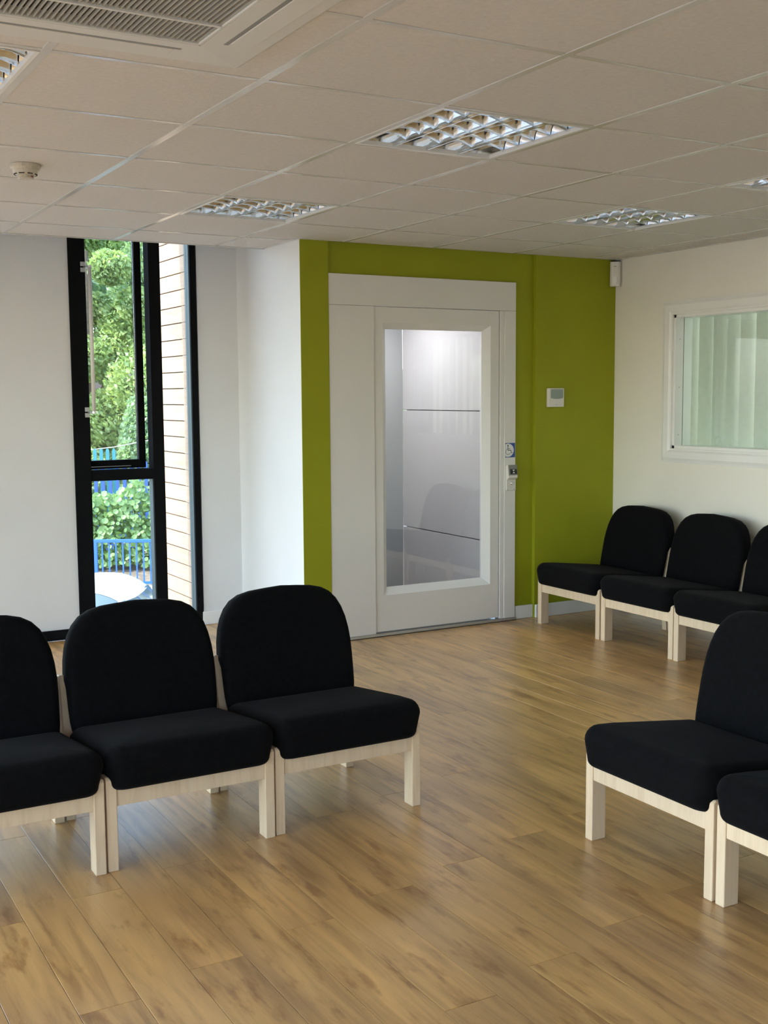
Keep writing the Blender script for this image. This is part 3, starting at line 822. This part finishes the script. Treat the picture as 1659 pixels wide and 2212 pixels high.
# railing
ra = empty('blue_railing', ORI, RZ); tag(ra, 'blue metal railing with upright bars outside, behind the white car', 'railing')
U0, U1 = -14.65, -.25
MB().box(U0, U1, 19.97, 20.03, -1.075, -1.02).build('top_rail', M['railblue'], ra, bevel=.006)
MB().box(U0, U1, 19.98, 20.02, -1.81, -1.77).build('bottom_rail', M['railblue'], ra)
u = -5.05-9.6
while u <= U1+.1:
    MB().box(u-.032, u+.032, 19.968, 20.032, -1.90, -1.06).build('post', M['railblue'], ra); u += 2.4
balm = MB().box(-.011, .011, -.011, .011, -1.78, -1.07).mesh('baluster', M['railblue'])
u = -5.05-9.6+.12
while u < U1:
    if abs(((u+5.05+.06) % 2.4)-.06) > .05: link('baluster', balm, ra, (u, 20.0, 0))
    u += .12

# palisade fences
def palisade(name, u0, u1, d, z0, z1, m, pitch, w, label):
    e = empty(name, ORI, RZ); tag(e, label, 'fence', 'palisade fences under the trees')
    me = MB().prism([(-w/2, z0), (w/2, z0), (w/2, z1-.05), (w*.2, z1), (-w*.2, z1), (-w/2, z1-.05)], 'y', -.012, .012).mesh('pale', M[m])
    k = u0
    while k < u1: link('pale', me, e, (k, d, 0)); k += pitch
    for z in (z0+.25, z1-.28): MB().box(u0, u1, d+.015, d+.045, z-.03, z+.03).build('fence_rail', M[m], e)
palisade('palisade_fence', -15.0, -2.5, 24.0, -1.75, .12, 'paleblue', .150, .07, 'dark blue palisade fence behind the round-leaved shrub')
palisade('palisade_fence', -7.1, -5.7, 24.6, -1.75, .36, 'turq', .135, .075, 'turquoise upright fence section at the foot of the upper window pane')

# car, front towards the building
car = empty('car', ORI, RZ); tag(car, 'white car parked below the window, roof and windscreen showing', 'car')
CU, CD = -4.36, 14.25     # centre line, front bumper distance
def xsec(d, zb, zs, zt, wb, wsl, wt, n=7):
    """closed section: base, shoulder, top arch"""
    half = [(wb*.92, zb), (wb, zb+.12), (wb, (zb+zs)/2), (wsl, zs)]
    top = []
    for k in range(1, n+1):
        a = k/n*PI/2; top.append((wt + (wsl-wt)*math.cos(a)**1.2 if k < n else wt*.5, zs+(zt-zs)*math.sin(a)))
    half += top + [(0, zt+.015)]
    return [(CU+p[0], d, GZ+p[1]) for p in half] + [(CU-p[0], d, GZ+p[1]) for p in reversed(half[:-1])]
body = MB(); rs = []
for (d, zb, zs, zt, wb, wsl, wt) in ((0, .35, .55, .62, .70, .66, .5), (.06, .25, .62, .72, .82, .78, .6), (.35, .22, .68, .84, .87, .84, .62), (.9, .22, .72, .95, .88, .86, .62), (1.25, .22, .76, 1.0, .88, .87, .66),
                                     (2.6, .22, .80, .98, .88, .87, .7), (3.6, .22, .84, 1.0, .88, .87, .7), (4.1, .25, .84, .98, .86, .84, .6), (4.2, .35, .7, .8, .76, .74, .5)):
    rs.append(xsec(CD+d, zb, zs, zt, wb, wsl, wt))
body.rings(rs).build('body', M['carwhite'], car, smooth=True)
# cabin roof shell and pillars
def arch(d, zt, w, dz=.16, n=10):
    r = []
    for k in range(n+1):
        s = -1+2*k/n; r.append((CU+s*w, d, GZ+zt-dz*abs(s)**2.6))
    return r
mb = MB(); mb.rings([arch(CD+1.86, 1.385, .60, .14), arch(CD+2.0, 1.428, .66, .20), arch(CD+2.5, 1.455, .70, .26), arch(CD+3.1, 1.445, .70, .26), arch(CD+3.6, 1.40, .66, .22), arch(CD+3.75, 1.36, .60, .2)], cap=False, closed=False)
mb.build('roof', M['carwhite'], car, smooth=True)
mb = MB(); mb.rings([arch(CD+1.10, .99, .74, .10), arch(CD+1.5, 1.20, .66, .12), arch(CD+1.87, 1.382, .59, .135)], cap=False, closed=False)
mb.build('windscreen', M['carglass'], car, smooth=True)
for s in (-1, 1):
    MB().rings([[(CU+s*.70, CD+1.05, GZ+.90), (CU+s*.80, CD+1.15, GZ+.86), (CU+s*.80, CD+1.22, GZ+.88), (CU+s*.72, CD+1.12, GZ+.93)],
                [(CU+s*.65, CD+1.48, GZ+1.08), (CU+s*.71, CD+1.52, GZ+1.05), (CU+s*.72, CD+1.60, GZ+1.07), (CU+s*.66, CD+1.52, GZ+1.11)],
                [(CU+s*.585, CD+1.86, GZ+1.25), (CU+s*.64, CD+1.88, GZ+1.22), (CU+s*.665, CD+2.02, GZ+1.24), (CU+s*.60, CD+1.90, GZ+1.28)]]).build('pillar', M['carwhite'], car, smooth=True)
    MB().rings([[(CU+s*.80, CD+1.2, GZ+.86), (CU+s*.80, CD+3.9, GZ+.90), (CU+s*.66, CD+3.6, GZ+1.2), (CU+s*.665, CD+2.02, GZ+1.22)],
                [(CU+s*.78, CD+1.2, GZ+.86), (CU+s*.78, CD+3.9, GZ+.90), (CU+s*.64, CD+3.6, GZ+1.2), (CU+s*.645, CD+2.02, GZ+1.22)]]).build('side_window', M['carglass'], car)
MB().rings([arch(CD+3.75, 1.36, .52, .14), arch(CD+4.05, .98, .7, .1)], cap=False, closed=False).build('rear_window', M['carglass'], car, smooth=True)
for s in (-1, 1):
    for d in (.75, 3.4):
        MB().lathe([(.20, -.09), (.31, -.10), (.31, .10), (.20, .09)], c=(CU+s*.80, CD+d, GZ+.31), seg=20, axis='x').build('wheel', M['rubber'], car)
    MB().box(CU+s*.62-.13, CU+s*.62+.13, CD-.005, CD+.12, GZ+.56, GZ+.68).build('headlamp', M['chrome'], car, bevel=.02)
    MB().box(CU+s*.98-.09, CU+s*.98+.09, CD+1.25, CD+1.33, GZ+.90, GZ+1.02).build('mirror', M['carwhite'], car, bevel=.02)
for k in (-.35, .25):
    MB().tube([(CU+k, CD+1.06, GZ+1.0), (CU+k+.30, CD+1.26, GZ+1.10)], .008, 6).build('wiper', M['rubber'], car)

# shrub with round leaves
def rleaf(n=7, r=1.0):
    return [(r*math.cos(k*2*PI/n)*(1.0), r*math.sin(k*2*PI/n)*.92, .12*r*math.cos(k*4*PI/n)) for k in range(n)]
sh = empty('shrub', out(-4.75, 21.8, -1.85), RZ); tag(sh, 'green shrub with round leaves behind the blue railing', 'shrub')
lm = MB(); pts = rleaf(8, .052); lm.v = [(0, 0, -.008)] + pts; lm.f = [(0, 1+k, 1+(k+1) % 8) for k in range(8)]
lmesh = lm.mesh('leaf', M['shrub'], smooth=False)
rnd = random.Random(3)
def shrub_pt():
    u = rnd.uniform(-1.9, 1.9); zc = rnd.random()
    top = 1.42 + .38*math.exp(-((u+.05)/.30)**2) + .10*math.sin(u*7) + .22*math.exp(-((u-.95)/.22)**2)
    z = .12 + zc*(top-.12); dd_ = rnd.uniform(-.45, .35)*(1-zc*.5)
    return u, dd_, z
for k in range(280):
    for _ in range(40):
        u, dd_, z = shrub_pt()
        if abs(u) < .9 and dd_ < -.12: break
    o = link('leaf', lmesh, sh, (u, dd_, z), (rnd.uniform(.6, 1.9), rnd.uniform(-.6, .6), rnd.uniform(-.7, .7)))
    s = rnd.uniform(.75, 1.35); o.scale = (s, s, s)
def leaf_cloud(fn, n, size, rn, flat=0.0, sides=4):
    mb = MB()
    for _ in range(n):
        p = Vector(fn()); a = Vector((rn.gauss(0, 1), rn.gauss(0, 1), rn.gauss(0, 1))).normalized(); b = a.orthogonal().normalized()
        c = a.cross(b); s = size*rn.uniform(.6, 1.4); k0 = len(mb.v)
        if sides == 4: mb.v += [p+b*s, p+c*s*.55, p-b*s, p-c*s*.55]
        else:
            mb.v += [p+(b*math.cos(q*2*PI/sides)+c*math.sin(q*2*PI/sides))*s for q in range(sides)]
        mb.f.append(tuple(range(k0, k0+sides)))
    return mb
o = leaf_cloud(lambda: (lambda t: (t[0], t[1]+.1, t[2]*.97))(shrub_pt()), 4200, .048, rnd, sides=6).mesh('foliage', M['shrub'])
fo = link('foliage', o, sh); fo['kind'] = 'stuff'
for k in range(9):
    u = -1.6+k*.4+rnd.uniform(-.1, .1)
    MB().tube([(u*.7, 0, 0), (u*.85, -.05, .6), (u+rnd.uniform(-.1, .1), -.05, 1.35)], .014, 6, .005).build('stem', M['bark'], sh)

# trees
def tree(u, d, h, r, label, m, seed, n=16000, size=.13, low=.0):
    rn = random.Random(seed); p = out(u, d, -1.75)
    t = empty('tree', p, rn.uniform(0, 6)); tag(t, label, 'tree', 'leafy trees outside the window')
    blobs = []
    for k in range(34):
        a = rn.uniform(0, 2*PI); rr = r*math.sqrt(rn.random())*.85; z = low + (h-low)*rn.random()
        sc_ = max(.25, 1-((z-low)/(h-low)-.45)**2*2.2); blobs.append((rr*math.cos(a)*sc_, rr*math.sin(a)*sc_, z, rn.uniform(.45, .95)))
    def fn():
        b = rn.choice(blobs); v = Vector((rn.gauss(0, 1), rn.gauss(0, 1), rn.gauss(0, 1))).normalized()*b[3]*rn.uniform(.72, 1.05)
        return (b[0]+v.x, b[1]+v.y, b[2]+v.z*.8)
    me = leaf_cloud(fn, n, size, rn).mesh('foliage', m)
    f = link('foliage', me, t); f['kind'] = 'stuff'
    MB().tube([(0, 0, 0), (.05, .03, h*.4), (0, .1, h*.85)], .17, 8, .05).build('trunk', M['bark'], t)
    for k in range(6):
        b = blobs[k]; MB().tube([(.03, .02, h*.35), (b[0]*.5, b[1]*.5, (h*.35+b[2])/2), (b[0], b[1], b[2])], .06, 6, .015).build('branch', M['bark'], t)
tree(-7.3, 29.0, 8.0, 2.3, 'tall bright leafy tree filling the upper window pane', M['leaf'], 11, 80000, .062, .8)
tree(-5.2, 31.0, 8.2, 2.4, 'leafy tree right of the bright one behind the window mullion', M['leaf2'], 12, 60000, .07, 1.2)
tree(-9.6, 33.5, 8.2, 2.6, 'leafy tree further back, left of the bright one', M['leaf2'], 13, 50000, .075, 1.0)
tree(-7.3, 39.5, 11.0, 3.4, 'large tree furthest back above the pale stone steps', M['leaf'], 14, 50000, .10, 4.2)
for k, (uu, dd_, lb) in enumerate(((-14, 31, 'leafy tree far left of the window view'), (-19.5, 32, 'leftmost leafy tree of the row'), (-24, 38, 'leafy tree furthest left, set back behind the row'), (-16.5, 38, 'broad tree behind the gap in the row on the left'), (-1.5, 32, 'leafy tree right of the window view, behind the cedar fin'), (3.5, 35, 'leafy tree far right, hidden behind the cedar fin'), (-16, 47, 'rounded tree in the second line on the left'), (-2.6, 43, 'rounded tree in the second line on the right'))):
    tree(uu, dd_, 6.8, 2.5, lb, M['leaf2' if k % 2 else 'leaf'], 30+k, 16000, .14, .8)
# low bushes filling the foot of the trees on both sides of the steps
def bush(u, d, h, r, label, m, seed, n):
    rn = random.Random(seed); t = empty('bush', out(u, d, -1.75)); tag(t, label, 'bush', 'bushes behind the palisade fence')
    def fn():
        a = rn.uniform(0, 2*PI); q = math.sqrt(rn.random()); z = rn.random()
        w = r*(1-.6*z*z); return (q*w*math.cos(a), q*w*math.sin(a), z*h)
    f = link('foliage', leaf_cloud(fn, n*2, .06, rn).mesh('foliage', m), t); f['kind'] = 'stuff'
    MB().tube([(0, 0, 0), (0, 0, h*.6)], .05, 6, .02).build('stem', M['bark'], t)
bush(-7.45, 26.2, 3.1, .80, 'dark green bush above the turquoise fence', M['leaf2'], 51, 7000)
bush(-5.35, 26.0, 3.2, .85, 'green bush at the right side of the upper pane', M['leaf2'], 52, 7000)
bush(-6.2, 27.5, 1.25, 1.3, 'low green bush in front of the stone steps', M['leaf2'], 53, 6000)

# far house with steps seen between the trees
fh = empty('far_house', ORI, RZ); tag(fh, 'pale brick outbuilding far off between the trees', 'house')
MB().box(-12.4, -8.6, 44, 48, -1.7, 1.25).build('house_wall', M['brickfar'], fh)
MB().prism([(-12.7, 1.25), (-8.3, 1.25), (-10.5, 2.6)], 'y', 43.7, 48.3).build('house_roof', M['roof'], fh)
MB().box(-10.6, -9.8, 43.95, 44.0, -.9, .9).build('house_door', M['teal'], fh)
for k in range(6):
    MB().box(-10.3-.1*k, -8.9, 41.0+k*.35, 44, -1.6+k*.17, -1.43+k*.17).build('step', M['stepstone'], fh)
cbl = MB().tube([out(-6.6, 25.5, .28), out(-5.9, 25.4, .36), out(-4.9, 25.2, .55)], .010, 6).build('cable', M['alu']); tag(cbl, 'thin pale cable strung across in front of the bushes', 'cable')
